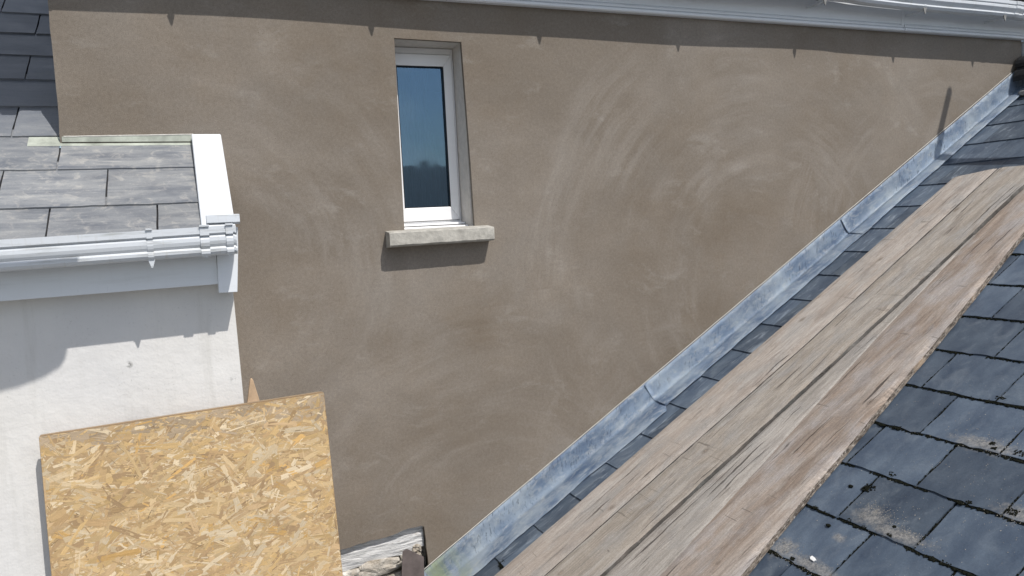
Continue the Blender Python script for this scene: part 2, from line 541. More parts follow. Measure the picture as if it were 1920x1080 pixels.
def root_of(o):
    v = Vector((0, 0, 0))
    while o is not None:
        v += Vector(o.location)
        o = o.parent
    return v


def link(name, bm, mat, parent=None, smooth=False, bevel=0, world=True, label=None, recalc=True):
    """link a bmesh (written in world coordinates when world=True) as one mesh object"""
    if recalc:
        bmesh.ops.recalc_face_normals(bm, faces=bm.faces)
    if world and parent is not None:
        d = root_of(parent)
        bmesh.ops.translate(bm, verts=bm.verts, vec=-d)
    me = bpy.data.meshes.new(name)
    bm.to_mesh(me)
    bm.free()
    for f in me.polygons:
        f.use_smooth = smooth
    o = bpy.data.objects.new(name, me)
    if isinstance(mat, (list, tuple)):
        for x in mat:
            me.materials.append(x)
    else:
        me.materials.append(mat)
    COL.objects.link(o)
    if parent is not None:
        o.parent = parent
    if bevel:
        b = o.modifiers.new('bevel', 'BEVEL')
        b.width = bevel
        b.segments = 2
        b.limit_method = 'ANGLE'
        b.angle_limit = R(40)
    if label:
        o['label'] = label
    return o


def box(bm, x0, x1, y0, y1, z0, z1):
    vs = [bm.verts.new((x, y, z)) for x in (x0, x1) for y in (y0, y1) for z in (z0, z1)]
    for q in ((0, 1, 3, 2), (4, 6, 7, 5), (0, 4, 5, 1), (2, 3, 7, 6), (0, 2, 6, 4), (1, 5, 7, 3)):
        bm.faces.new([vs[i] for i in q])
    return vs


def prism(bm, pts, fn, w0, w1):
    """pts: 2D outline, fn(u,v,w) -> 3D; closed solid between w0 and w1"""
    a = [bm.verts.new(fn(u, v, w0)) for u, v in pts]
    b = [bm.verts.new(fn(u, v, w1)) for u, v in pts]
    n = len(pts)
    bm.faces.new(a)
    bm.faces.new(b[::-1])
    for i in range(n):
        bm.faces.new((a[i], b[i], b[(i+1) % n], a[(i+1) % n]))


def sweep_x(bm, prof, x0, x1, dz0=0., dz1=0., close=True, nseg=1, grime=None, sag=None):
    """closed profile [(y,z)] swept along x; dz gives the fall"""
    rings = []
    gl = bm.verts.layers.float.new('grime') if grime else None
    for k in range(nseg+1):
        t = k/nseg
        x = x0+(x1-x0)*t
        dz = dz0+(dz1-dz0)*t+(sag(x) if sag else 0.)
        rings.append([bm.verts.new((x, y, z+dz)) for y, z in prof])
        if grime:
            for i_, v_ in enumerate(rings[-1]):
                v_[gl] = grime.get(i_, 0.)
    n = len(prof)
    for a, b in zip(rings, rings[1:]):
        for i in range(n):
            j = (i+1) % n
            bm.faces.new((a[i], a[j], b[j], b[i]))
    if close:
        bm.faces.new(rings[0][::-1])
        bm.faces.new(rings[-1])


def tube(bm, p0, p1, r, n=12, r1=None):
    p0, p1 = Vector(p0), Vector(p1)
    d = (p1-p0).normalized()
    a = d.orthogonal().normalized()
    b = d.cross(a)
    r1 = r if r1 is None else r1
    A = [bm.verts.new(p0+(a*math.cos(2*math.pi*i/n)+b*math.sin(2*math.pi*i/n))*r) for i in range(n)]
    B = [bm.verts.new(p1+(a*math.cos(2*math.pi*i/n)+b*math.sin(2*math.pi*i/n))*r1) for i in range(n)]
    for i in range(n):
        bm.faces.new((A[i], A[(i+1) % n], B[(i+1) % n], B[i]))
    bm.faces.new(A[::-1])
    bm.faces.new(B)


def shell_profile(outer, th):
    """outer open polyline (y,z) -> closed thin profile, thickness towards the left of travel"""
    inner = []
    n = len(outer)
    for i in range(n):
        p, q = outer[max(i-1, 0)], outer[min(i+1, n-1)]
        dy, dz = q[0]-p[0], q[1]-p[1]
        L = math.hypot(dy, dz) or 1
        inner.append((outer[i][0]-dz/L*th, outer[i][1]+dy/L*th))
    return outer+inner[::-1]


def nz(x, y, z=0.):
    return mnoise.noise(Vector((x, y, z)))


# ------------------------------------------------------------------ ground
bm = bmesh.new()
box(bm, -400, 400, -400, 400, -6.3, -6.0)
tag(link('ground', bm, M_GROUND), kind='structure')

# ================================================================== BROWN RENDERED HOUSE
XL, XR = -.437, 5.395
house = thing('rendered_house', (2.4, 0, -6), "brown cement rendered house wall with one narrow window and white eaves above", 'house')
WX0, WX1, WZ0, WZ1 = .965, 1.312, -.006, .897
# front render: outline with a ragged broken corner at the foot, and the window opening
outl = [(XL, 1.235)]
z = 1.235
k = 0
while z > -1.5:
    z -= .06
    k += 1
    outl.append((XL - .004*(z < .46) + .003*nz(k*.9, 3.1), z))
outl += [(-.43, -1.58), (.3, -1.53), (.46, -1.507)]
rag = [(.558, -1.499), (.60, -1.497), (.64, -1.489), (.668, -1.490), (.70, -1.483), (.735, -1.486), (.77, -1.484), (.80, -1.481), (.83, -1.476),
       (.86, -1.467), (.89, -1.463), (.925, -1.464), (.955, -1.462), (.968, -1.471), (.970, -1.50), (.974, -1.54),
       (.973, -1.58), (.977, -1.62), (.979, -1.66), (.980, -1.72)]
outl += rag + [(.985, -2.2), (1.0, -6), (XR, -6), (XR, 1.235)]
hole = [(WX0+.004, WZ1), (WX1-.01, WZ1-.004), (WX1+.004, WZ0+.3), (WX1+.008, WZ0), (WX0-.004, WZ0)]
bm = bmesh.new()
edges = []
for loop in (outl, hole):
    vs = [bm.verts.new((x, 0, z)) for x, z in loop]
    for i in range(len(vs)):
        edges.append(bm.edges.new((vs[i], vs[(i+1) % len(vs)])))
bmesh.ops.triangle_fill(bm, use_beauty=True, use_dissolve=False, edges=edges)
ex = bmesh.ops.extrude_face_region(bm, geom=list(bm.faces))
bmesh.ops.translate(bm, verts=[v for v in ex['geom'] if isinstance(v, bmesh.types.BMVert)], vec=(0, .022, 0))
link('wall', bm, M_RENDER, house, label="smooth brown cement render with float marks")

# structural masonry behind (gives depth and the left cheek of the building)
bm = bmesh.new()
box(bm, XL+.003, .95, .022, .30, 1.0, 1.235)
box(bm, XL+.003, WX0-.02, .022, .30, -1.40, 1.0)
box(bm, WX1+.02, XR-.004, .0225, .30, -6, 1.235)
box(bm, .95, WX1+.02, .022, .30, WZ1+.012, 1.235)
box(bm, WX0-.02, WX1+.02, .022, .30, -1.40, WZ0-.03)
box(bm, XL+.003, XL+.25, .30, 4.5, -1.0, 1.235)
box(bm, XR-.25, XR-.004, .30, 4.5, -6, 1.235)
box(bm, XL+.003, XR-.004, 4.5, 4.7, -6, 1.235)
link('masonry', bm, M_RENDER, house)

# reveals
bm = bmesh.new()
box(bm, WX1, WX1+.02, .023, .20, WZ0-.002, WZ1)
box(bm, WX0-.02, WX0, .023, .20, WZ0-.002, WZ1)
box(bm, WX0-.02, WX1+.02, .023, .20, WZ1+.0005, WZ1+.012)
link('window_reveal', bm, M_REVEAL, house)

# window
FY = .168
bm = bmesh.new()
fw = .030
box(bm, WX0+.001, WX0+fw, FY, FY+.06, .035, WZ1-.001)
box(bm, WX1-.012, WX1-.001, FY, FY+.06, .035, WZ1-.001)
box(bm, WX0+fw, WX1-.012, FY, FY+.06, WZ1-fw, WZ1-.001)
box(bm, WX0+.001, WX1-.001, FY, FY+.06, .008, .0345)
win = link('window', bm, M_FRAME, house, bevel=.002)


def wpart(name, bm, mat, **kw):
    o = link(name, bm, mat, None, **kw)
    o.data.transform(Matrix.Translation(-root_of(win)))
    o.parent = win
    return o


bm = bmesh.new()
gx0, gx1, gz0, gz1 = 1.012, 1.256, .104, .806
sx0, sx1, sz0, sz1 = WX0+.014, WX1-.0125, .037, WZ1-.033
sash_y = FY-.012
for (pts) in (
    [(sx0, sz0), (sx1, sz0), (gx1, gz0), (gx0, gz0)],
    [(sx1, sz0), (sx1, sz1), (gx1, gz1), (gx1, gz0)],
    [(sx1, sz1), (sx0, sz1), (gx0, gz1), (gx1, gz1)],
    [(sx0, sz1), (sx0, sz0), (gx0, gz0), (gx0, gz1)]):
    # mitred members: outer edge proud, inner bead splayed back to the pane
    prism(bm, pts, lambda u, v, ww: (u, ww, v), sash_y, sash_y+.05)
wpart('sash', bm, M_FRAME, bevel=.0035)
bm = bmesh.new()
g = .004
for b in ((gx0, gx0+g, gz0, gz1), (gx1-g, gx1, gz0, gz1), (gx0+g, gx1-g, gz0, gz0+g), (gx0+g, gx1-g, gz1-g, gz1)):
    box(bm, b[0]+.0004, b[1]-.0004, sash_y+.004, sash_y+.02, b[2]+.0004, b[3]-.0004)
wpart('gasket', bm, M_GASKET)
bm = bmesh.new()
box(bm, gx0+.001, gx1-.001, sash_y+.021, sash_y+.025, gz0+.001, gz1-.001)
wpart('pane', bm, M_GLASS)
bm = bmesh.new()
prism(bm, [(.172, .007), (.066, .001), (.062, -.004), (.062, -.012), (.172, -.012)], lambda u, v, ww: (ww, u, v+.006), WX0+.0015, WX1-.0025)
box(bm, WX0+.0015, WX1-.0025, .110, .168, .0135, .024)
wpart('sub_sill', bm, M_FRAME, bevel=.0015)
bm = bmesh.new()
nx = 60
for k in range(nx):
    pass
rows = [.05, .35, .62, .86]
ring = []
for zz in rows:
    ring.append([bm.verts.new((1.02+.20*i/nx+.05*(zz < .4)*i/nx, .34+.018*math.sin(i*.55+zz*2)+.008*nz(i*.3, zz*3), zz)) for i in range(nx+1)])
for a, b in zip(ring, ring[1:]):
    for i in range(nx):
        bm.faces.new((a[i], a[i+1], b[i+1], b[i]))
wpart('curtain', bm, M_CURTAIN, smooth=True)
bm = bmesh.new()
box(bm, .3, 2.3, .302, 3.0, -.8, 1.2)
for f in list(bm.faces):
    if all(abs(v.co.y-.302) < 1e-5 for v in f.verts):
        bm.faces.remove(f)
link('room_lining', bm, M_DARK, house)

# stone sill, slightly out of level and rough
bm = bmesh.new()
ns = 26
x0, x1 = .868, 1.392
rings = []
for i in range(ns+1):
    t = i/ns
    x = x0+(x1-x0)*t
    dz = .004*t
    j = lambda q: .0022*nz(x*19, q*7.3, 1.7)
    e = .004 if i in (0, ns) else 0
    pr = [(-.083+e+j(1), -.016-e+j(2)), (-.079+e, -.010-e+j(3)), (.02, -.002), (.02, -.085), (-.074+e, -.078+j(4)), (-.083+e+j(5), -.071+j(6))]
    rings.append([bm.verts.new((x, y, z+dz)) for y, z in pr])
for a, b in zip(rings, rings[1:]):
    for i in range(6):
        bm.faces.new((a[i], a[(i+1) % 6], b[(i+1) % 6], b[i]))
bm.faces.new(rings[0][::-1])
bm.faces.new(rings[-1])
link('window_sill', bm, M_SILL, house, label="rough pale concrete sill under the narrow window")

# eaves: fascia board with moulded foot, soffit, gutter
bm = bmesh.new()
FX1 = 4.236
prof = [(-.0005, 1.079), (-.032, 1.079), (-.040, 1.084), (-.041, 1.094), (-.038, 1.097), (-.029, 1.0985), (-.029, 1.102), (-.036, 1.103), (-.038, 1.112), (-.035, 1.118), (-.027, 1.1195), (-.027, 1.122), (-.031, 1.1235), (-.031, 1.33), (-.0005, 1.33)]
sweep_x(bm, prof, XL-.03, FX1)
link('fascia', bm, M_UPVC, house, bevel=.0015)
bm = bmesh.new()
sweep_x(bm, [(y-.003 if y < -.01 else y, z) for y, z in prof], FX1+.004, XR+.35)
link('fascia', bm, M_UPVC, house, bevel=.0015)
bm = bmesh.new()
box(bm, FX1-.02, FX1+.0035, -.0335, -.0315, 1.115, 1.30)
link('fascia_joint_strip', bm, M_UPVC, house)
bm = bmesh.new()
prism(bm, [(XR+.02, 1.078), (XR+.02, .80), (XR+.11, .78), (XR+.11, 1.078)], lambda u, v, ww: (u, ww, v), -.02, .12)
link('corner_board', bm, M_UPVC, house)
# gutter (seen from below)
def gut_prof(y0, z0, W, H):
    o = [(0, 0), (-.004, -.30*H), (-.10*W, -.62*H), (-.35*W, -.93*H), (-.6*W, -H), (-.80*W, -.93*H), (-.88*W, -.80*H), (-.84*W, -.70*H),
         (-.90*W, -.60*H), (-.99*W, -.45*H), (-.99*W, -.33*H), (-.92*W, -.24*H), (-1.0*W, -.20*H), (-1.0*W, 0)]
    return [(y0+a, z0+b) for a, b in o]


GP = gut_prof(-.078, 1.285, .112, .10)
bm = bmesh.new()
sweep_x(bm, shell_profile(GP, .003), XL-.02, XR+.35, dz0=.012, dz1=-.010, nseg=60,
        sag=lambda x: .006*math.sin(x*1.9+.6)+.004*math.sin(x*4.1)-.006*(x > 3.7))
gut = link('gutter', bm, M_UPVC_D, house)
for bx_ in (-.06+.14, .932, 1.792, 2.632, 3.452, 4.25, 4.975):
    bm = bmesh.new()
    dzb = .012+(-.022)*(bx_-XL)/(XR-XL)
    pr = shell_profile([(y*1.0-.003*(i > 3), z-.002) for i, (y, z) in enumerate(GP)], -.004)
    sweep_x(bm, pr, bx_-.009, bx_+.009, dz0=dzb, dz1=dzb)
    # stay running back to the fascia, with a pointed toe under the gutter
    prism(bm, [(-.0335, 1.184), (-.0335, 1.174), (-.115, 1.168), (-.168, 1.176), (-.168, 1.182), (-.115, 1.178)],
          lambda u, v, ww: (ww, u, v+dzb), bx_-.003, bx_+.003)
    o = link('gutter_bracket', bm, M_UPVC_D, None)
    o.data.transform(Matrix.Translation(-root_of(gut)))
    o.parent = gut
    bm = bmesh.new()
    prism(bm, [(-.014, 1.192), (.014, 1.192), (.004, 1.157), (-.002, 1.154)], lambda u, v, ww: (bx_+u, ww, v+dzb), -.1745, -.1695)
    o = link('bracket_clip', bm, M_CLIP, None)
    o.data.transform(Matrix.Translation(-root_of(gut)))
    o.parent = gut
for ux in (XL+.02, 5.12):
    bm = bmesh.new()
    dzb = .012+(-.022)*(ux-XL)/(XR-XL)
    for dx in (-.04, .04):
        sweep_x(bm, shell_profile([(y-.006*(i > 3), z-.005*(i > 1)) for i, (y, z) in enumerate(GP)], -.006), ux+dx-.02, ux+dx+.02, dz0=dzb, dz1=dzb)
    o = link('gutter_union', bm, M_UPVC_D, None)
    o.data.transform(Matrix.Translation(-root_of(gut)))
    o.parent = gut
bm = bmesh.new()
prism(bm, [(-.20, 1.33), (-.20, 1.165), (-.03, 1.10), (-.03, 1.33)], lambda u, v, ww: (ww, u, v), XL-.07, XL+.035-.055)
link('box_end', bm, M_UPVC, house)
# roof slab of the rendered house
bm = bmesh.new()
prism(bm, [(-.10, 1.335), (-.10, 1.37), (2.4, 3.1), (5.0, 1.37), (5.0, 1.335)], lambda u, v, ww: (ww, u, v), XL-.06, XR+.3)
link('roof', bm, M_FARROOF, house)

# exposed old wall at the foot: painted lintel, rubble, cavity
bm = bmesh.new()
ns, nh = 40, 10
grid = []
for i in range(ns+1):
    x = .36+(.968-.36)*i/ns
    top = -1.505+.045*(i/ns)+.006*nz(x*14, 2.)
    bot = -1.636+.050*(i/ns)+.010*nz(x*11, 9.)
    grid.append([bm.verts.new((x, .026+.005*nz(x*8, j*.9)+.02*abs(j/nh-.5)**2, bot+(top-bot)*j/nh)) for j in range(nh+1)])
for a, b in zip(grid, grid[1:]):
    for j in range(nh):
        bm.faces.new((a[j], b[j], b[j+1], a[j+1]))
ex = bmesh.ops.extrude_face_region(bm, geom=list(bm.faces))
bmesh.ops.translate(bm, verts=[v for v in ex['geom'] if isinstance(v, bmesh.types.BMVert)], vec=(0, .12, 0))
link('timber_lintel', bm, M_PAINTED, house, smooth=False, label="old timber with flaking white paint in the broken render")
bm = bmesh.new()
box(bm, .3, .99, .085, .31, -6, -1.41)
link('old_wall', bm, M_RUBBLE, house)
for (cx, cz, wx, wz, sd_) in ((.44, -1.70, .17, .10, 1), (.595, -1.645, .10, .055, 2), (.74, -1.64, .21, .085, 3), (.90, -1.63, .11, .075, 8),
                              (.60, -1.77, .24, .12, 4), (.86, -1.77, .24, .15, 5), (.93, -1.585, .05, .045, 6)):
    bm = bmesh.new()
    bmesh.ops.create_icosphere(bm, subdivisions=3, radius=1)
    for v in bm.verts:
        c = v.co
        q = 1/max(abs(c.x), abs(c.y), abs(c.z))
        c *= (.45+.55*q)
        d = 1.08+.22*nz(c.x*2+sd_*5, c.y*2, c.z*2)+.08*nz(c.x*6+sd_*5, c.y*6, c.z*6)
        v.co = Vector((cx+c.x*wx*.5*d, .075+c.y*.055*d, cz+c.z*wz*.5*d))
    link('stone', bm, M_RUBBLE, house, smooth=False)

# ================================================================== WHITE HOUSE (left)
PIT = R(35)
ZT = .413
white = thing('white_house', (-1.0, -.48, -6), "white rendered house on the left with grey slate roof and white gutter", 'house')
WYW = -.48
bm = bmesh.new()
prism(bm, [(-4.0, -6), (.163, -6), (.153, -.636), (.1465, -.21), (.144, -.05), (-4.0, -.05)], lambda u, v, ww: (u, ww, v), WYW, -.002)
link('wall', bm, M_WHITEWALL, white)
bm = bmesh.new()
box(bm, -4.0, XL-.03, .0, 4.0, -6, .30)
link('rear_wall', bm, M_WHITEWALL, white)


def LP(x, d, t=0.):
    """left roof: x along, d up the slope from the wall line, t above"""
    c, s = math.cos(PIT), math.sin(PIT)
    return Vector((x, d*c-t*s, ZT-.012+d*s+t*c))


def slate(bm, fr, a0, a1, b0, b1, th, t_low, t_high, jit, lay, fl, flay2=None, cut=None):
    """one slate: a across, b up the slope; fr(a,b,t)"""
    pts = []
    def j(v):
        return random.uniform(-jit, jit)
    na, nb = 9, 5
    for i in range(na):
        pts.append((a0+(a1-a0)*i/na, b0+j(0)*(1.2 if random.random() < .8 else 2.2)))
    for i in range(nb):
        pts.append((a1+j(0), b0+(b1-b0)*i/nb))
    for i in range(2):
        pts.append((a1-(a1-a0)*i/2, b1))
    for i in range(nb):
        pts.append((a0+j(0), b1-(b1-b0)*i/nb))
    tw = random.uniform(-.0012, .0012)
    def tt(a, b):
        return t_low+(t_high-t_low)*(b-b0)/(b1-b0)+tw*(a-a0)/(a1-a0)
    A = [bm.verts.new(fr(a, b, tt(a, b)+th)) for a, b in pts]
    B = [bm.verts.new(fr(a, b, tt(a, b))) for a, b in pts]
    col = (random.random(), random.random(), random.random(), 1)
    fs = [bm.faces.new(A), bm.faces.new(B[::-1])]
    n = len(A)
    for i in range(n):
        fs.append(bm.faces.new((A[i], B[i], B[(i+1) % n], A[(i+1) % n])))
    for f in fs:
        for l in f.loops:
            l[lay] = col


def keep_dir(bm):
    bmesh.ops.recalc_face_normals(bm, faces=bm.faces)


EXL = .268
bm = bmesh.new()
lay = bm.loops.layers.float_color.new("tint")
hooks = []
for k in range(-3, 7):
    d0 = .066+EXL*k
    xmax = .060 if d0 < .05 else XL-.006
    odd = k % 2
    base = -.265 if odd == 0 else -.44
    # rows keep half-bond; joint positions taken from the photo
    js = [base+.35*i for i in range(-12, 3)]
    if k == -1:
        js = [q for q in js if not -.15 < q < .0]
    if k == -3:
        js = [-.445+.35*i for i in range(-12, 3)]
        js = [q for q in js]
    for a, b in zip(js, js[1:]):
        b = min(b, xmax)
        if b-a < .03:
            continue
        slate(bm, LP, a+.0032, b-.0032, d0, d0+EXL+.07, .0075, .0088, .0006, .0016, lay, None)
        if d0 < .05 and b > -.9:
            hooks.append((b if b < xmax-.01 else (a+b)/2, d0))
lr = link('roof', bm, M_SLATE_L, white)
for o_, d_ in ((lr, 0),):
    pass
for (hx_, hd) in hooks[:8]:
    bm = bmesh.new()
    p = LP(hx_-.012, hd+.004, .012)
    tube(bm, p, LP(hx_+.006, hd+.002, .013), .0014, 6)
    tube(bm, LP(hx_+.006, hd+.002, .013), LP(hx_+.004, hd+.014, .0125), .0014, 6)
    o = link('slate_nail', bm, M_HOOK, None)
    o.data.transform(Matrix.Translation(-root_of(lr)))
    o.parent = lr
# underlay
bm = bmesh.new()
prism(bm, [(-.72, -.004), (-.72, -.03), (0, -.03), (0, -.004)], lambda u, v, ww: LP(ww, u, v), -4.0, .145)
prism(bm, [(0, -.004), (0, -.03), (1.95, -.03), (1.95, -.004)], lambda u, v, ww: LP(ww, u, v), -4.0, XL-.03)
link('roof_underlay', bm, M_FOIL, white)
# lead strip where the roof meets the brown wall
bm = bmesh.new()
n = 30
rings = []
for i in range(n+1):
    x = -.555+(.054+.555)*i/n
    hi = x > XL-.004
    j = .0025*nz(x*9, 1.)
    d1 = .046 if hi else .060
    pr = [LP(x, -.012+j, .012), LP(x, .0+j, .0135), LP(x, .03 if hi else .04, .0125)]
    if hi:
        pr += [Vector((x, -.006, LP(x, 0, .012).z+.010)), Vector((x, -.004, .441+.008*i/n+j*.6))]
    else:
        pr += [LP(x, .055, .0125), LP(x, .062, .0125)]
    rings.append([bm.verts.new(p) for p in pr])
for a, b in zip(rings, rings[1:]):
    for q in range(4):
        bm.faces.new((a[q], b[q], b[q+1], a[q+1]))
bmesh.ops.recalc_face_normals(bm, faces=bm.faces)
link('flashing', bm, M_LEAD_P, white, smooth=False, label="pale stained strip of flashing along the brown wall")
# mortar bead where render meets it
bm = bmesh.new()
pts = [Vector((XL+.01+(.05-XL)*i/24, -.003, .4425+.0015*nz(i*.7, 4)+.008*i/24)) for i in range(25)]
for p, q in zip(pts, pts[1:]):
    tube(bm, p, q, .003, 6)
link('mortar_bead', bm, M_MORTAR, white)
# verge trim: flat top leg and down-turned outer leg
bm = bmesh.new()
vp = [(.052, .010), (.052, .021), (.056, .025), (.166, .025), (.170, .021), (.170, -.13), (.164, -.13), (.164, .016), (.058, .016), (.058, .010)]
def vfr(u, v, ww):
    return LP(u, ww, v+.026*(ww+.69)/.69)
prism(bm, vp, vfr, -.690, .012)
link('verge_trim', bm, M_UPVC, white, bevel=.001, label="wide bright white verge trim down the roof edge")
bm = bmesh.new()
prism(bm, [(-.645, .084), (-.652, .086), (-.655, .057), (-.640, .050), (-.590, .052), (-.590, .088)], lambda u, v, ww: (ww, u, v), .068, .181)
link('verge_cap', bm, M_UPVC_D, white, bevel=.0015)
# fascia + soffit
bm = bmesh.new()
sl = -.168
prism(bm, [(-4.0, -.200), (.094, -.1665), (.094, .01), (-4.0, .0)], lambda u, v, ww: (u, ww, v), -.565, -.545)
link('fascia', bm, M_UPVC, white, bevel=.001)
bm = bmesh.new()
prism(bm, [(-4.0, -.192), (.094, -.158), (.094, -.150), (-4.0, -.185)], lambda u, v, ww: (u, ww, v), -.5445, WYW+.001)
link('soffit', bm, M_UPVC, white)
bm = bmesh.new()
prism(bm, [(.092, -.199), (.157, -.200), (.157, -.196), (.172, -.03), (.176, .04), (.098, .035)], lambda u, v, ww: (u, ww, v), -.583, -.50)
link('box_end', bm, M_UPVC, white, bevel=.002)
# gutter
GY, GZ = -.585, .036
def left_gut(W=.105, H=.100):
    o = [(0, 0), (-.002, -.5*H), (-.20*W, -.90*H), (-.50*W, -1.0*H), (-.78*W, -1.0*H), (-.88*W, -.96*H), (-.935*W, -.88*H), (-.94*W, -.79*H), (-.915*W, -.735*H),
         (-.875*W, -.715*H), (-.92*W, -.69*H), (-.96*W, -.61*H), (-.985*W, -.50*H), (-.975*W, -.38*H), (-.94*W, -.30*H), (-.895*W, -.268*H), (-.995*W, -.255*H), (-1.01*W, -.235*H), (-1.0*W, -.0*H)]
    return [(GY+a, GZ+b) for a, b in o]
LG = left_gut()
fall = lambda x: .010+(.014)*(x-.15)/.7
bm = bmesh.new()
sweep_x(bm, shell_profile(LG, .003), -4.0, .160, dz0=fall(-4.0), dz1=fall(.16), nseg=12, grime={3: .9, 4: 1., 5: .7, 6: .25, 7: .25, 8: .9, 9: 1., 10: 1., 11: .7, 12: .25, 13: .2, 14: .8, 15: 1., 16: 1., 17: .35})
lgut = link('gutter', bm, M_UPVC_D, white, label="grimy white moulded gutter on the white house")


def gpart(name, bm, **kw):
    o = link(name, bm, M_UPVC_D, None, **kw)
    o.data.transform(Matrix.Translation(-root_of(lgut)))
    o.parent = lgut


def clip(xc, hw, off, th, knob=True, toe=.0, name='gutter_bracket'):
    bm = bmesh.new()
    f = fall(xc)
    pr = [(y-off*(i > 2), z-off*(i > 1)+(.003 if i == len(LG)-1 else 0)) for i, (y, z) in enumerate(LG)]
    sweep_x(bm, shell_profile(pr, -th), xc-hw, xc+hw, dz0=f, dz1=f)
    y1 = GY-.105
    box(bm, xc-hw*1.05, xc+hw*1.05, y1-th-off-.002, y1+.016, GZ+f+.0005, GZ+f+.007)
    if toe:
        prism(bm, [(-.014, GZ-.092), (.014, GZ-.092), (.003, GZ-.104-toe), (-.002, GZ-.106-toe)],
              lambda u, v, ww: (xc+u, ww, v+f), y1+.012, y1+.018)
    gpart(name, bm, bevel=.001)


clip(-.118, .0095, .004, .004, toe=.024)
clip(-.905, .0070, .004, .004, toe=.024)
clip(-1.70, .0070, .004, .004, toe=.024)
clip(.058, .015, .006, .004, toe=.004, name='gutter_union')
clip(.140, .012, .006, .004, toe=.004, name='gutter_union')
bm = bmesh.new()
f = fall(.1)
sweep_x(bm, shell_profile([(y-.0015*(i > 2), z-.0015*(i > 1)) for i, (y, z) in enumerate(LG)], -.002), .074, .128, dz0=f, dz1=f)
gpart('gutter_sleeve', bm)
bm = bmesh.new()
sweep_x(bm, [(y-.003, z-.002) for y, z in LG]+[(GY+.003, GZ)], .158, .163, dz0=f, dz1=f)
gpart('stop_end', bm)

# ================================================================== RIGHT ROOF
SL = R(30.41)
S_ = Vector((math.cos(SL), 0, math.sin(SL)))
N_ = Vector((-math.sin(SL), 0, math.cos(SL)))
O_ = Vector((.982, 0, -1.835))


def RP(s, y, t=0.):
    return O_ + S_*s + Vector((0, y, 0)) + N_*t


def rthing(name, s, y, t, label, cat, group=None):
    return thing(name, RP(s, y, t), label, cat, group, rot=(0, -SL, 0))


rh = thing('slate_roofed_house', O_, "house on the right whose old blue-grey slate roof climbs to the ridge", 'house', rot=(0, -SL, 0))
RIDGE = 5.08
bm = bmesh.new()
lay = bm.loops.layers.float_color.new("tint")
idf = lambda a, b, t: Vector((b, a, t))     # local frame of the roof: x up the slope, y world y
EX = .2477
ymin = -4.4
joints = []
for k in range(-4, 20):
    s0 = .356+EX*k
    s1 = min(s0+EX+.07, RIDGE+.02)
    off = (-1.50 if k % 2 == 0 else -1.34)
    ys = [off+.32*i+random.uniform(-.004, .004) for i in range(-9, 6)]
    ys = [y for y in ys if ymin < y < -.06]+[-.012]
    ys = [ymin]+ys
    if ys[-1]-ys[-2] < .05:
        ys.pop(-2)
    for a, b in zip(ys, ys[1:]):
        old = (a+b)/2 < -1.1
        gap = .0048 if old else .0016
        if not (k < 19):
            pass
        slate(bm, idf, a+gap, b-gap, s0, s1, .0080, .0088, .0004, .0030 if old else .0010, lay, None)
        joints.append((a, s0, s0+EX))
        joints.append(None)
sr = link('roof', bm, M_SLATE, rh, world=False)
bm = bmesh.new()
prism(bm, [(-.64, -.004), (-.64, -.05), (RIDGE, -.05), (RIDGE, -.004)], lambda u, v, ww: (u, ww, v), ymin, -.006)
link('roof_underlay', bm, M_FOIL, rh, world=False)
# other slope and walls of that house (world upright, so built as a rotated-back mesh)
inv = Matrix.Rotation(-SL, 4, 'Y').inverted() @ Matrix.Translation(-O_)
rw = RP(RIDGE, 0, 0)
bm = bmesh.new()
prism(bm, [(rw.x+.01, rw.z-.01), (rw.x+5.0, rw.z-2.95), (rw.x+5.0, rw.z-3.1), (rw.x+.01, rw.z-.10)], lambda u, v, ww: (u, ww, v), ymin, 4.0)
bm.transform(inv)
link('far_slope', bm, M_FARROOF, rh, world=False)
bm = bmesh.new()
prism(bm, [(.62, -6), (.62, -2.11), (rw.x, rw.z-.14), (rw.x+4.6, -1.75), (rw.x+4.6, -6)], lambda u, v, ww: (u, ww, v), ymin+.25, -.008)
bm.transform(inv)
link('wall', bm, M_WHITEWALL, rh, world=False)

# lead flashing: three overlapping sheets
sheets = [(-.62, .23, 0.), (.14, 2.135+.0, .0), (0, 0, 0)]
SH = [(-.60, .232, 0), (.165, 1.04, .0), (1.0, 2.03, .0)]
# joints in the photo sit at these distances up the slope
import itertools
J = [.03, 1.565, 3.245, 5.16]
J0 = [-.62] + J


def lead_sheet(s0, s1, lift, seed):
    bm = bmesh.new()
    wp = bm.verts.layers.float.new("wall_part")
    n = max(8, int((s1-s0)/.03))
    rings = []
    for i in range(n+1):
        s = s0+(s1-s0)*i/n
        wv = .006*nz(s*5, seed)+.004*nz(s*15, seed+4)
        lf = lift+(.003 if i < 2 else 0)
        low = -.140 if s < 1 else (-.140-.018*min(1, (s-1)/.5) if s < 1.54 else -.118+.012*max(0, s-3.2)*1.3)
        low += -.012*min(1, s) + .009*nz(s*4, seed+9)+.003*nz(s*15, seed)
        prof = [(-.0035-lf, .142+.0015*nz(s*3, 8)), (-.005-lf, .115), (-.0065-lf+wv, .085), (-.008-lf+wv, .058), (-.012-lf+wv, .041), (-.021-lf, .030), (-.038, .0265+lf), (-.060, .0245+lf+wv*.5),
                (-.085, .0215+lf+wv), (low, .0185+lf+abs(wv)), (low-.001, .0165+lf+abs(wv))]
        row = []
        for q, (y, t) in enumerate(prof):
            v = bm.verts.new((s - (.0 if True else 0), y, t))
            v[wp] = 1. if q < 5 else (.35 if q == 5 else 0.)
            row.append(v)
        rings.append(row)
    for a, b in zip(rings, rings[1:]):
        for q in range(len(a)-1):
            bm.faces.new((a[q], b[q], b[q+1], a[q+1]))
    ex = bmesh.ops.solidify(bm, geom=list(bm.faces), thickness=.0022)
    return bm


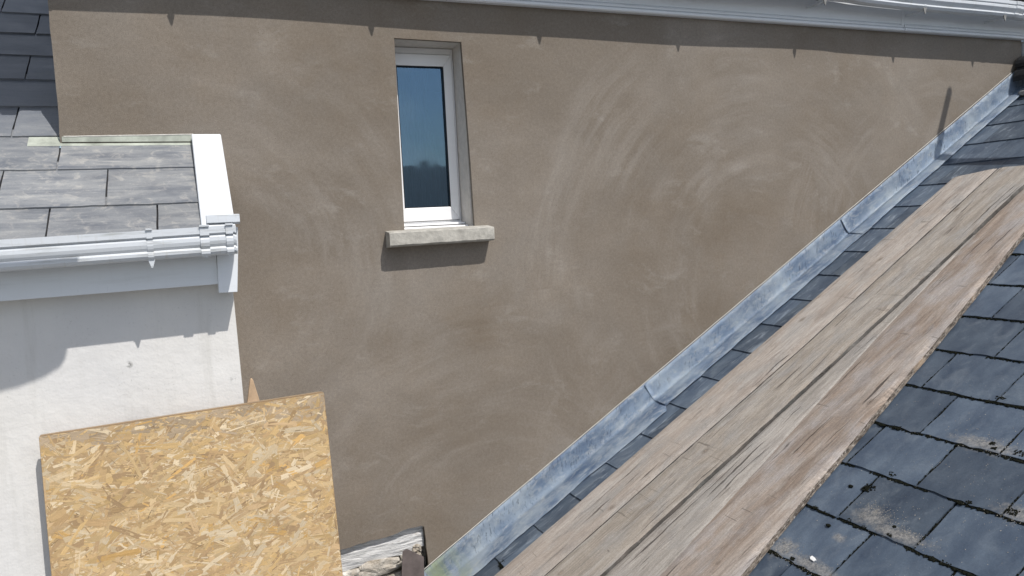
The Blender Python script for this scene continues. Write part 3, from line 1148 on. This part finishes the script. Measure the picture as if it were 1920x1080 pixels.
for i in range(4):
    s0, s1 = J0[i], J0[i+1]
    bm = lead_sheet(s0, s1+(.09 if i < 3 else 0), .0005+.0034*(i % 4), i*3.3)
    link('lead_flashing', bm, M_LEAD, rh, world=False, smooth=True)
# mastic line along the top of the lead
bm = bmesh.new()
pp = [(s*.06-.5, -.003, .1445+.0018*nz(s*.4, 2)) for s in range(0, 94)]
for p, q in zip(pp, pp[1:]):
    tube(bm, p, q, .0022, 6)
link('mastic_line', bm, M_MORTAR, rh, world=False)

# ridge tiles and bedding at the top
rbase = RP(RIDGE, 0, 0)


def ridge_tile(y0, y1, dz, label, rad=.12, th=.02):
    bm = bmesh.new()
    n = 10
    c = Vector((rbase.x+.02, 0, rbase.z+dz))
    rings = []
    for (y, jj) in ((y0, 1), ((y0+y1)/2, 2), (y1, 3)):
        ro, ri = [], []
        for i in range(n+1):
            a = math.pi*(-.06+1.12*i/n)
            ro.append(bm.verts.new((c.x+math.cos(a)*(rad+.004*nz(i*.5, jj)), y, c.z+math.sin(a)*rad*.82)))
            ri.append(bm.verts.new((c.x+math.cos(a)*(rad-th), y, c.z+math.sin(a)*(rad-th)*.82)))
        rings.append((ro, ri))
    for (ao, ai), (bo, bi) in zip(rings, rings[1:]):
        for i in range(n):
            bm.faces.new((ao[i], ao[i+1], bo[i+1], bo[i]))
            bm.faces.new((ai[i], bi[i], bi[i+1], ai[i+1]))
        for e in (0, n):
            bm.faces.new((ao[e], bo[e], bi[e], ai[e]))
    for ro, ri in (rings[0], rings[-1]):
        for i in range(n):
            bm.faces.new((ro[i], ri[i], ri[i+1], ro[i+1]))
    bm.transform(inv)
    return link('ridge_tile', bm, M_RIDGE, rh, world=False, bevel=.002, label=label)


ridge_tile(-.50, -.03, .075, "black ridge tile end against the brown wall")
ridge_tile(-.97, -.505, .075, None)
ridge_tile(-1.44, -.975, .075, None)
ridge_tile(-.32, -.02, .165, "black clay cap over the ridge end", rad=.085, th=.018)
bm = bmesh.new()
bmesh.ops.create_icosphere(bm, subdivisions=3, radius=1)
for v in bm.verts:
    c = v.co.copy()
    d = 1+.2*nz(c.x*2, c.y*2, c.z*2)
    v.co = Vector((rbase.x-.085+c.x*.075*d, -.19+c.y*.13*d, rbase.z-.035+c.z*.032*d))
bm.transform(inv)
link('mortar_bedding', bm, M_LIGHTCEM, rh, world=False, smooth=True, label="pale mortar lump below the ridge tile")

# moss and grit on the old slates (uncountable)
bm = ([], [])


ICO = None


def blob(acc, s, y, t, r, flat=.6):
    """append one irregular lump to acc = (verts, faces)"""
    global ICO
    if ICO is None:
        b_ = bmesh.new()
        bmesh.ops.create_icosphere(b_, subdivisions=1, radius=1)
        b_.verts.index_update()
        ICO = ([v.co.copy() for v in b_.verts], [[v.index for v in f.verts] for f in b_.faces])
        b_.free()
    V, F = acc
    a = random.random()*6.28
    ca, sa = math.cos(a), math.sin(a)
    e = random.uniform(.7, 1.5)
    n0 = len(V)
    for c in ICO[0]:
        q = random.uniform(.7, 1.25)*r
        x, y_ = c.x*e, c.y/e
        V.append((s+(x*ca-y_*sa)*q, y+(x*sa+y_*ca)*q, t+c.z*q*flat))
    F.extend([[i+n0 for i in f] for f in ICO[1]])


def link_lumps(name, acc, mat, label, cat):
    me = bpy.data.meshes.new(name)
    me.from_pydata(acc[0], [], acc[1])
    me.materials.append(mat)
    o = bpy.data.objects.new(name, me)
    COL.objects.link(o)
    o.location = O_
    o.rotation_euler = (0, -SL, 0)
    return tag(o, label, cat, kind='stuff')


random.seed(11)
for jt in joints:
    if jt is None:
        continue
    a, s0, s1 = jt
    if a > -1.12 or a < -3.2 or s1 > 4.4:
        continue
    n = int(56+30*nz(a*3, s0*3))
    for i in range(max(6, n)):       # up the side joint
        s = random.uniform(s0+.004, s1)
        if nz(s*9, a*7, 3) > -.30:
            blob(bm, s, a+random.gauss(0, .0024), .0145-.008*(s-s0)/EX, random.uniform(.002, .0052))
    for i in range(130):              # along the tail
        y = a+random.random()*.32
        if y > -1.1:
            continue
        dens = nz(y*6, s0*5, 1)
        if dens > -.32:
            blob(bm, s0-.002+random.gauss(0, .0026), y, .0115, random.uniform(.0028, .0066)*(1+.9*max(0, dens)))
for (s, y, r) in ((1.839, -1.398, .017), (1.611, -1.545, .015), (1.523, -1.514, .021), (1.505, -1.505, .016), (1.495, -1.442, .007), (2.112, -1.661, .015),
                  (1.869, -1.875, .02), (1.881, -1.772, .010), (1.589, -1.833, .012), (1.621, -1.998, .018), (1.834, -1.325, .009), (1.834, -1.34, .006),
                  (1.297, -1.497, .007), (1.108, -1.488, .009), (1.40, -1.71, .006), (1.86, -1.79, .008), (1.352, -1.55, .010), (.36, -.215, .022), (.345, -.235, .016),
                  (1.345, -1.39, .010), (1.35, -1.62, .009), (1.36, -1.72, .010), (1.60, -1.86, .010)):
    for i in range(int(40)):
        a = random.random()*6.28
        q = random.random()**.6*r
        blob(bm, s+math.cos(a)*q*.75, y+math.sin(a)*q*1.2, .0130+.004*random.random(), random.uniform(.002, .0048))
link_lumps('moss', bm, M_MOSS, "black dried moss packed in the joints of the right hand slates", 'moss')
bm = ([], [])
for (s, y, rs, ry, n) in ((1.415, -1.63, .05, .09, 240), (1.385, -1.75, .025, .11, 220), (1.88, -1.75, .04, .13, 200), (1.13, -1.43, .045, .06, 160),
                          (1.11, -1.57, .03, .15, 200), (1.6, -2.0, .04, .1, 120), (1.5, -1.9, .4, .5, 240), (1.9, -1.6, .4, .4, 120)):
    for i in range(n):
        blob(bm, random.gauss(s, rs*.6), random.gauss(y, ry*.55), .0155, random.uniform(.0006, .0017), .5)
link_lumps('grit', bm, M_GRIT, "pale gritty silt washed down onto the old slates", 'grit')

# ================================================================== SCAFFOLD BOARDS on the slates
def board(label, left, right, s_end, t_bot, th, mat, seed, edge_j=.0015, chips=(), skew=0., nx=170, edge=None):
    """left/right: [(s,y)...] edge polylines; x up the slope"""
    s0 = left[0][0]
    rootp = RP(s0, left[0][1], t_bot)
    def interp(pl, s):
        if s <= pl[0][0]:
            (a, b), (c, d) = pl[0], pl[1]
        else:
            for (a, b), (c, d) in zip(pl, pl[1:]):
                if s <= c:
                    break
        return b+(d-b)*(s-a)/(c-a)
    bm = bmesh.new()
    ny = 10
    top, bot = [], []
    for i in range(nx+1):
        s = s0+(s_end-s0)*i/nx
        yl = interp(left, s)+edge_j*nz(s*13, seed)+edge_j*.7*nz(s*60, seed)
        yr = interp(right, s)+edge_j*nz(s*11, seed+3)+edge_j*.8*nz(s*70, seed)
        r1, r2 = [], []
        for j in range(ny+1):
            t = j/ny
            y = yl+(yr-yl)*t
            se = s+(skew*t if i == nx else 0)
            z_ = th+.0012*nz(s*3, y*20, seed)
            rd = .004 if j in (0, ny) else 0
            r1.append(bm.verts.new((se-s0, y-left[0][1], z_-rd)))
            r2.append(bm.verts.new((se-s0, y-left[0][1]+(.001 if j == ny else 0), 0.)))
        # splintered arris on the outer (right) edge
        for (c, w_, dp) in chips:
            g_ = math.exp(-((s-c)/w_)**2)
            k_ = dp*g_*(.6+.8*abs(nz(s*90, seed)))
            r1[-1].co.y += k_
            r1[-1].co.z -= k_*1.1
        top.append(r1)
        bot.append(r2)
    for a, b, c, d in zip(top, top[1:], bot, bot[1:]):
        for j in range(ny):
            bm.faces.new((a[j], b[j], b[j+1], a[j+1]))
            bm.faces.new((c[j], c[j+1], d[j+1], d[j]))
        bm.faces.new((a[0], c[0], d[0], b[0]))
        f = bm.faces.new((a[-1], b[-1], d[-1], c[-1]))
        f.material_index = 1
    for r1, r2 in ((top[0], bot[0]), (top[-1], bot[-1])):
        for j in range(ny):
            bm.faces.new((r1[j], r1[j+1], r2[j+1], r2[j]))
    o = link('scaffold_board', bm, [mat, edge or M_BEDGE], None)
    o.location = rootp
    o.rotation_euler = (0, -SL, 0)
    tag(o, label, 'board', 'weathered scaffold boards lying on the slate roof')
    return o


TB = .0192
TH = .036
board("pinkish weathered board nearest the lead flashing", [(-.35, -.321), (.3, -.330), (2.16, -.354), (3.26, -.365), (3.86, -.371)],
      [(-.35, -.587), (.45, -.597), (2.2, -.620), (3.25, -.607), (3.88, -.599)], 3.805, TB, .0425, M_BA, 1.3, skew=.07, edge=M_BEDGE_DARK)
board("greyish straight board between the pinkish one and the dark groove", [(-.35, -.592), (.45, -.602), (2.2, -.626), (3.25, -.615), (3.9, -.607)],
      [(-.35, -.851), (.61, -.861), (1.5, -.868), (2.8, -.875), (3.33, -.867), (3.9, -.862)], 3.88, TB, .0410, M_BB, 4.1, edge_j=.005, edge=M_BEDGE_DARK)
board("grey wedge of board tapering between the dark groove and the brown outer board", [(-.35, -.856), (.61, -.866), (1.5, -.873), (2.8, -.880), (3.5, -.876)],
      [(-.35, -1.205), (.763, -1.100), (1.118, -1.068), (2.327, -.945), (2.809, -.913), (3.05, -.896), (3.5, -.884)], 3.2, TB, .0270, M_BC, 7.7, edge_j=.003)
board("wide brown outer board with a splintered right hand edge", [(-.35, -1.2075), (.763, -1.1025), (1.118, -1.0705), (2.327, -.9475), (2.809, -.9155), (3.24, -.880), (3.9, -.875)],
      [(-.35, -1.56), (.932, -1.404), (1.378, -1.345), (1.608, -1.322), (2.111, -1.262), (2.308, -1.243), (2.79, -1.178), (3.236, -1.118), (3.9, -1.05)],
      3.72, TB, .0300, M_BD, 2.9, edge_j=.003,
      chips=((1.6, .10, .009), (1.45, .08, .008), (2.06, .10, .010), (2.30, .05, .010), (1.95, .05, .012), (1.1, .12, .008), (2.8, .3, .005)), nx=320)

# ================================================================== OSB BOARD
random.seed(23)
osb = thing('osb_board', (-.03, -.565, -1.6), "square of golden oriented strand board standing before the white wall", 'board')
BX0, BX1 = -.523, .447
BZL, BZR = -.645, -.620
bm = bmesh.new()
fl = bm.loops.layers.float_color.new("flake")
uvl = bm.loops.layers.uv.new("UVMap")
BB = -1.62
def osb_x(x, z):
    # sides lean very slightly
    t = (x-BX0)/(BX1-BX0)
    zz = (z+.63)
    return x + zz*(.010*(1-t) - .030*t)*1.0


front = -.565
outline = [(BX0+.004, BZL+.001), (BX0, BZL-.006)] + [(osb_x(BX0, z), z) for z in (-1.0, -1.3, BB)] + [(osb_x(BX1, z), z) for z in (BB, -1.3, -1.0)] + \
    [(BX1, BZR-.007), (BX1-.004, BZR), (BX1-.020, BZR+.002)]
def fin(f, col, uvs=None):
    for i, l in enumerate(f.loops):
        l[fl] = (*col, 1)
        l[uvl].uv = uvs[i] if uvs else (l.vert.co.x*3, l.vert.co.z*3)
A = [bm.verts.new((x, front, z)) for x, z in outline]
B = [bm.verts.new((x, front+.018, z)) for x, z in outline]
fin(bm.faces.new(A), (.30, .20, .11))
fin(bm.faces.new(B[::-1]), (.40, .28, .16))
for i in range(len(A)):
    fin(bm.faces.new((A[i], B[i], B[(i+1) % len(A)], A[(i+1) % len(A)])), (.30, .22, .14))
pal = [(.52, .36, .175), (.60, .44, .24), (.46, .30, .135), (.66, .52, .33), (.40, .25, .11), (.56, .37, .15), (.70, .58, .40), (.50, .34, .18), (.36, .225, .11), (.60, .42, .20)]
NF = 9000
for i in range(NF):
    u = i/NF
    small = random.random() < (.45 if u < .85 else .8)
    L = random.uniform(.012, .05) if small else random.uniform(.05, .15)
    W = random.uniform(.0015, .007) if small else random.uniform(.005, .024)
    ang = random.gauss(.14, .55) if random.random() < .7 else random.uniform(-1.57, 1.57)
    cx = random.uniform(BX0-.02, BX1+.02)
    cz = random.uniform(BB, BZR+.02)
    c = random.choice(pal)
    b = random.uniform(.80, 1.15)
    if random.random() < .03:
        c = (.62, .36, .10)
    if small and random.random() < .10:
        c = (.10, .05, .02)
        W *= .35
    # stained margin at the upper left, as on the real sheet
    if cz > BZL-.03-.05*random.random()+.0*cx and random.random() < .45:
        c = (.36, .28, .20)
    col = tuple((v*.70+w_*.30)*b for v, w_ in zip(c, (.54, .41, .25)))
    y = front-.0002-.0011*u-random.random()*.0002
    ca, sa = math.cos(ang), math.sin(ang)
    npt = 4 if small else 8
    pts = []
    if small:
        sh = random.uniform(-.3, .3)*W
        pts = [(-L/2, -W/2), (L/2, -W/2+sh), (L/2-.15*W, W/2), (-L/2+.2*W, W/2)]
    else:
        e1, e2 = random.uniform(-.5, .5), random.uniform(-.5, .5)
        bow = random.uniform(-.25, .25)*W
        pts = [(-L/2+e1*W*.6, -W/2), (0, -W/2+bow), (L/2+e2*W*.5, -W/2), (L/2+random.uniform(-.4, .3)*W, -W*.1), (L/2-e2*W*.5, W/2*random.uniform(.7, 1)),
               (0, W/2+bow), (-L/2-e1*W*.4, W/2*random.uniform(.7, 1)), (-L/2+random.uniform(-.3, .4)*W, W*.1)]
    P3 = []
    ok = True
    for (a, q) in pts:
        x = cx+a*ca-q*sa
        z = cz+a*sa+q*ca
        zt = BZL+(BZR-BZL)*(x-BX0)/(BX1-BX0)-.0015
        xl, xr = osb_x(BX0, z)+.001, osb_x(BX1, z)-.001
        P3.append((min(max(x, xl), xr), y-.0004*math.sin(a*40+i), max(min(z, zt), BB)))
    xs = [p[0] for p in P3]
    zs = [p[2] for p in P3]
    if max(xs)-min(xs) < .002 or max(zs)-min(zs) < .0006:
        continue
    vs = [bm.verts.new(p) for p in P3]
    o1, o2 = random.random()*20, random.random()*20
    fin(bm.faces.new(vs), col, [(a*1.0*3+o1, q*3+o2) for a, q in pts])
# keep each flake facing the camera side
for f in bm.faces:
    f.normal_update()
    if len(f.verts) in (4, 8) and f.normal.y > 0 and all(v.co.y < front for v in f.verts):
        f.normal_flip()
link('panel', bm, M_OSB, osb, recalc=False)

# pointed stake behind it
bm = bmesh.new()
zb = -1.9
prism(bm, [(.150, zb), (.245, zb), (.2215, -.668), (.2035, -.583), (.199, -.575), (.1935, -.577), (.190, -.585), (.168, -.70)], lambda u, v, ww: (u, ww, v), -.33, -.305)
o = link('wooden_stake', bm, M_RAWWOOD, None, bevel=.0015)
o.data.transform(Matrix.Translation((-.2, .32, 1.9)))
o.location = (.2, -.32, -1.9)
tag(o, "pointed tip of a pale wooden stake behind the strand board", 'stake')

# dull folded sheet leaning on the exposed old wall
bm = bmesh.new()
prism(bm, [(.845, -1.555), (.868, -1.550), (.900, -1.572), (.946, -1.605), (.925, -1.95), (.78, -1.95), (.825, -1.70)], lambda u, v, ww: (u, ww + .10*(v+1.56), v), -.036, -.030)
o = link('metal_offcut', bm, M_BROWNPL, None, bevel=.001)
o.data.transform(Matrix.Translation((-.86, .05, 1.95)))
o.location = (.86, -.05, -1.95)
tag(o, "dull brown sheet metal offcut leaning on the broken wall corner", 'metal sheet')

# white chip on the slates
bm = bmesh.new()
pts = [(-.008, -.012), (.002, -.017), (.007, -.006), (.010, .009), (.001, .012), (-.006, .006)]
prism(bm, pts, lambda u, v, ww: (u, v, ww), 0, .004)
o = link('plaster_chip', bm, M_WHITECHIP, None, bevel=.001, world=False)
o.location = RP(1.144, -1.555, .0165)
o.rotation_euler = (0, -SL, 0)
tag(o, "small white plaster chip on the silty slate near the boards", 'plaster chip')

# assumed leaning tube, added outside the frame (throws the slim shadow on the brown wall)
tp = Vector((4.685, 0, .715)) + Vector((.40, -1.0, 1.50))*1.0
dirp = Vector((-.34, 0, -1)).normalized()
foot = tp + dirp*1.93
bm = bmesh.new()
tube(bm, (0, 0, 0), tp-foot, .0242, 20)
o = link('shadow_tube', bm, M_STEEL, None, smooth=True, world=False)
o.location = foot
tag(o, "assumed leaning tube out of view, added to throw the slim wall shadow", 'tube')

# plank and pole added outside the frame on the left (shades the upper left of the white wall)
pe = Vector((-.425, -.48, -.372)) + Vector((.40, -1.0, 1.50))*.9
pd = Vector((-1, 0, 0))
pn = Vector((-pd.z, 0, pd.x))
bm = bmesh.new()
outl2 = [(0, 0), (-.02, -.028), (-.075, -.058), (-.15, -.082), (-.25, -.097), (-.40, -.105), (-2.6, -.105), (-2.6, 0)]  # lower edge shaped to the outline of the wall shadow
prism(bm, outl2, lambda u, v, ww: Vector((u, ww, v)), -.019, .019)
o = link('shade_plank', bm, M_BB, None, world=False)
o.location = pe
tag(o, "added plank out of view, shaped to shade the white house wall", 'board')
bm = bmesh.new()
q_ = pe+pd*2.2
tube(bm, (0, 0, 0), (0, 0, q_.z+6+.5), .024, 16)
o = link('shade_plank_pole', bm, M_STEEL, None, smooth=True, world=False)  # unseen support added for the shading plank
o.location = (q_.x, q_.y+.05, -6)
tag(o, "upright pole out of view, added to hold the shading plank", 'pole')

# boarded lift added above the upper left slates, out of the frame (keeps those slates in shade)
t = thing('shade_platform', (-2.3, -.1, -6), "boarded lift out of view, added to shade the white house slates", 'scaffold')
for k in range(7):
    bm = bmesh.new()
    y0_ = -.97+k*.247
    box(bm, -2.6, -.215+.01*(k % 2), y0_, y0_+.240, 2.30, 2.338)
    link('shade_deck_board', bm, M_BB, t)
bm = bmesh.new()
for yy in (-.99, .78):
    tube(bm, (-2.45, yy, -6), (-2.45, yy, 3.3), .0242, 14)
    tube(bm, (-2.7, yy, 2.27), (-.40, yy, 2.27), .0242, 14)
link('tube_frame', bm, M_STEEL, t, smooth=True)

# houses across the yard behind the camera (what the window glass mirrors)
def far_house(x, y, wd, dp, zt, zr, label, rot):
    t = thing('far_house', (x, y, -6), label, 'house', None, rot=(0, 0, rot))
    bm = bmesh.new()
    box(bm, -wd/2, wd/2, -dp/2, dp/2, 0, zt)
    link('wall', bm, M_BRICK, t, world=False)
    bm = bmesh.new()
    prism(bm, [(-dp/2-.3, zt), (0, zr), (dp/2+.3, zt)], lambda u, v, ww: (ww, u, v), -wd/2-.2, wd/2+.2)
    r = link('roof', bm, M_FARROOF, t, world=False)
    bm = bmesh.new()
    box(bm, wd*.3, wd*.3+.9, -.4, .4, zr-.8, zr+.9)
    link('chimney', bm, M_BRICK, t, world=False)


far_house(14, -30, 16, 8, 6.2, 8.9, "brick house with a dark roof across the yard", R(8))
far_house(34, -34, 14, 8, 6.2, 9.4, "second brick house further along the yard", R(-6))
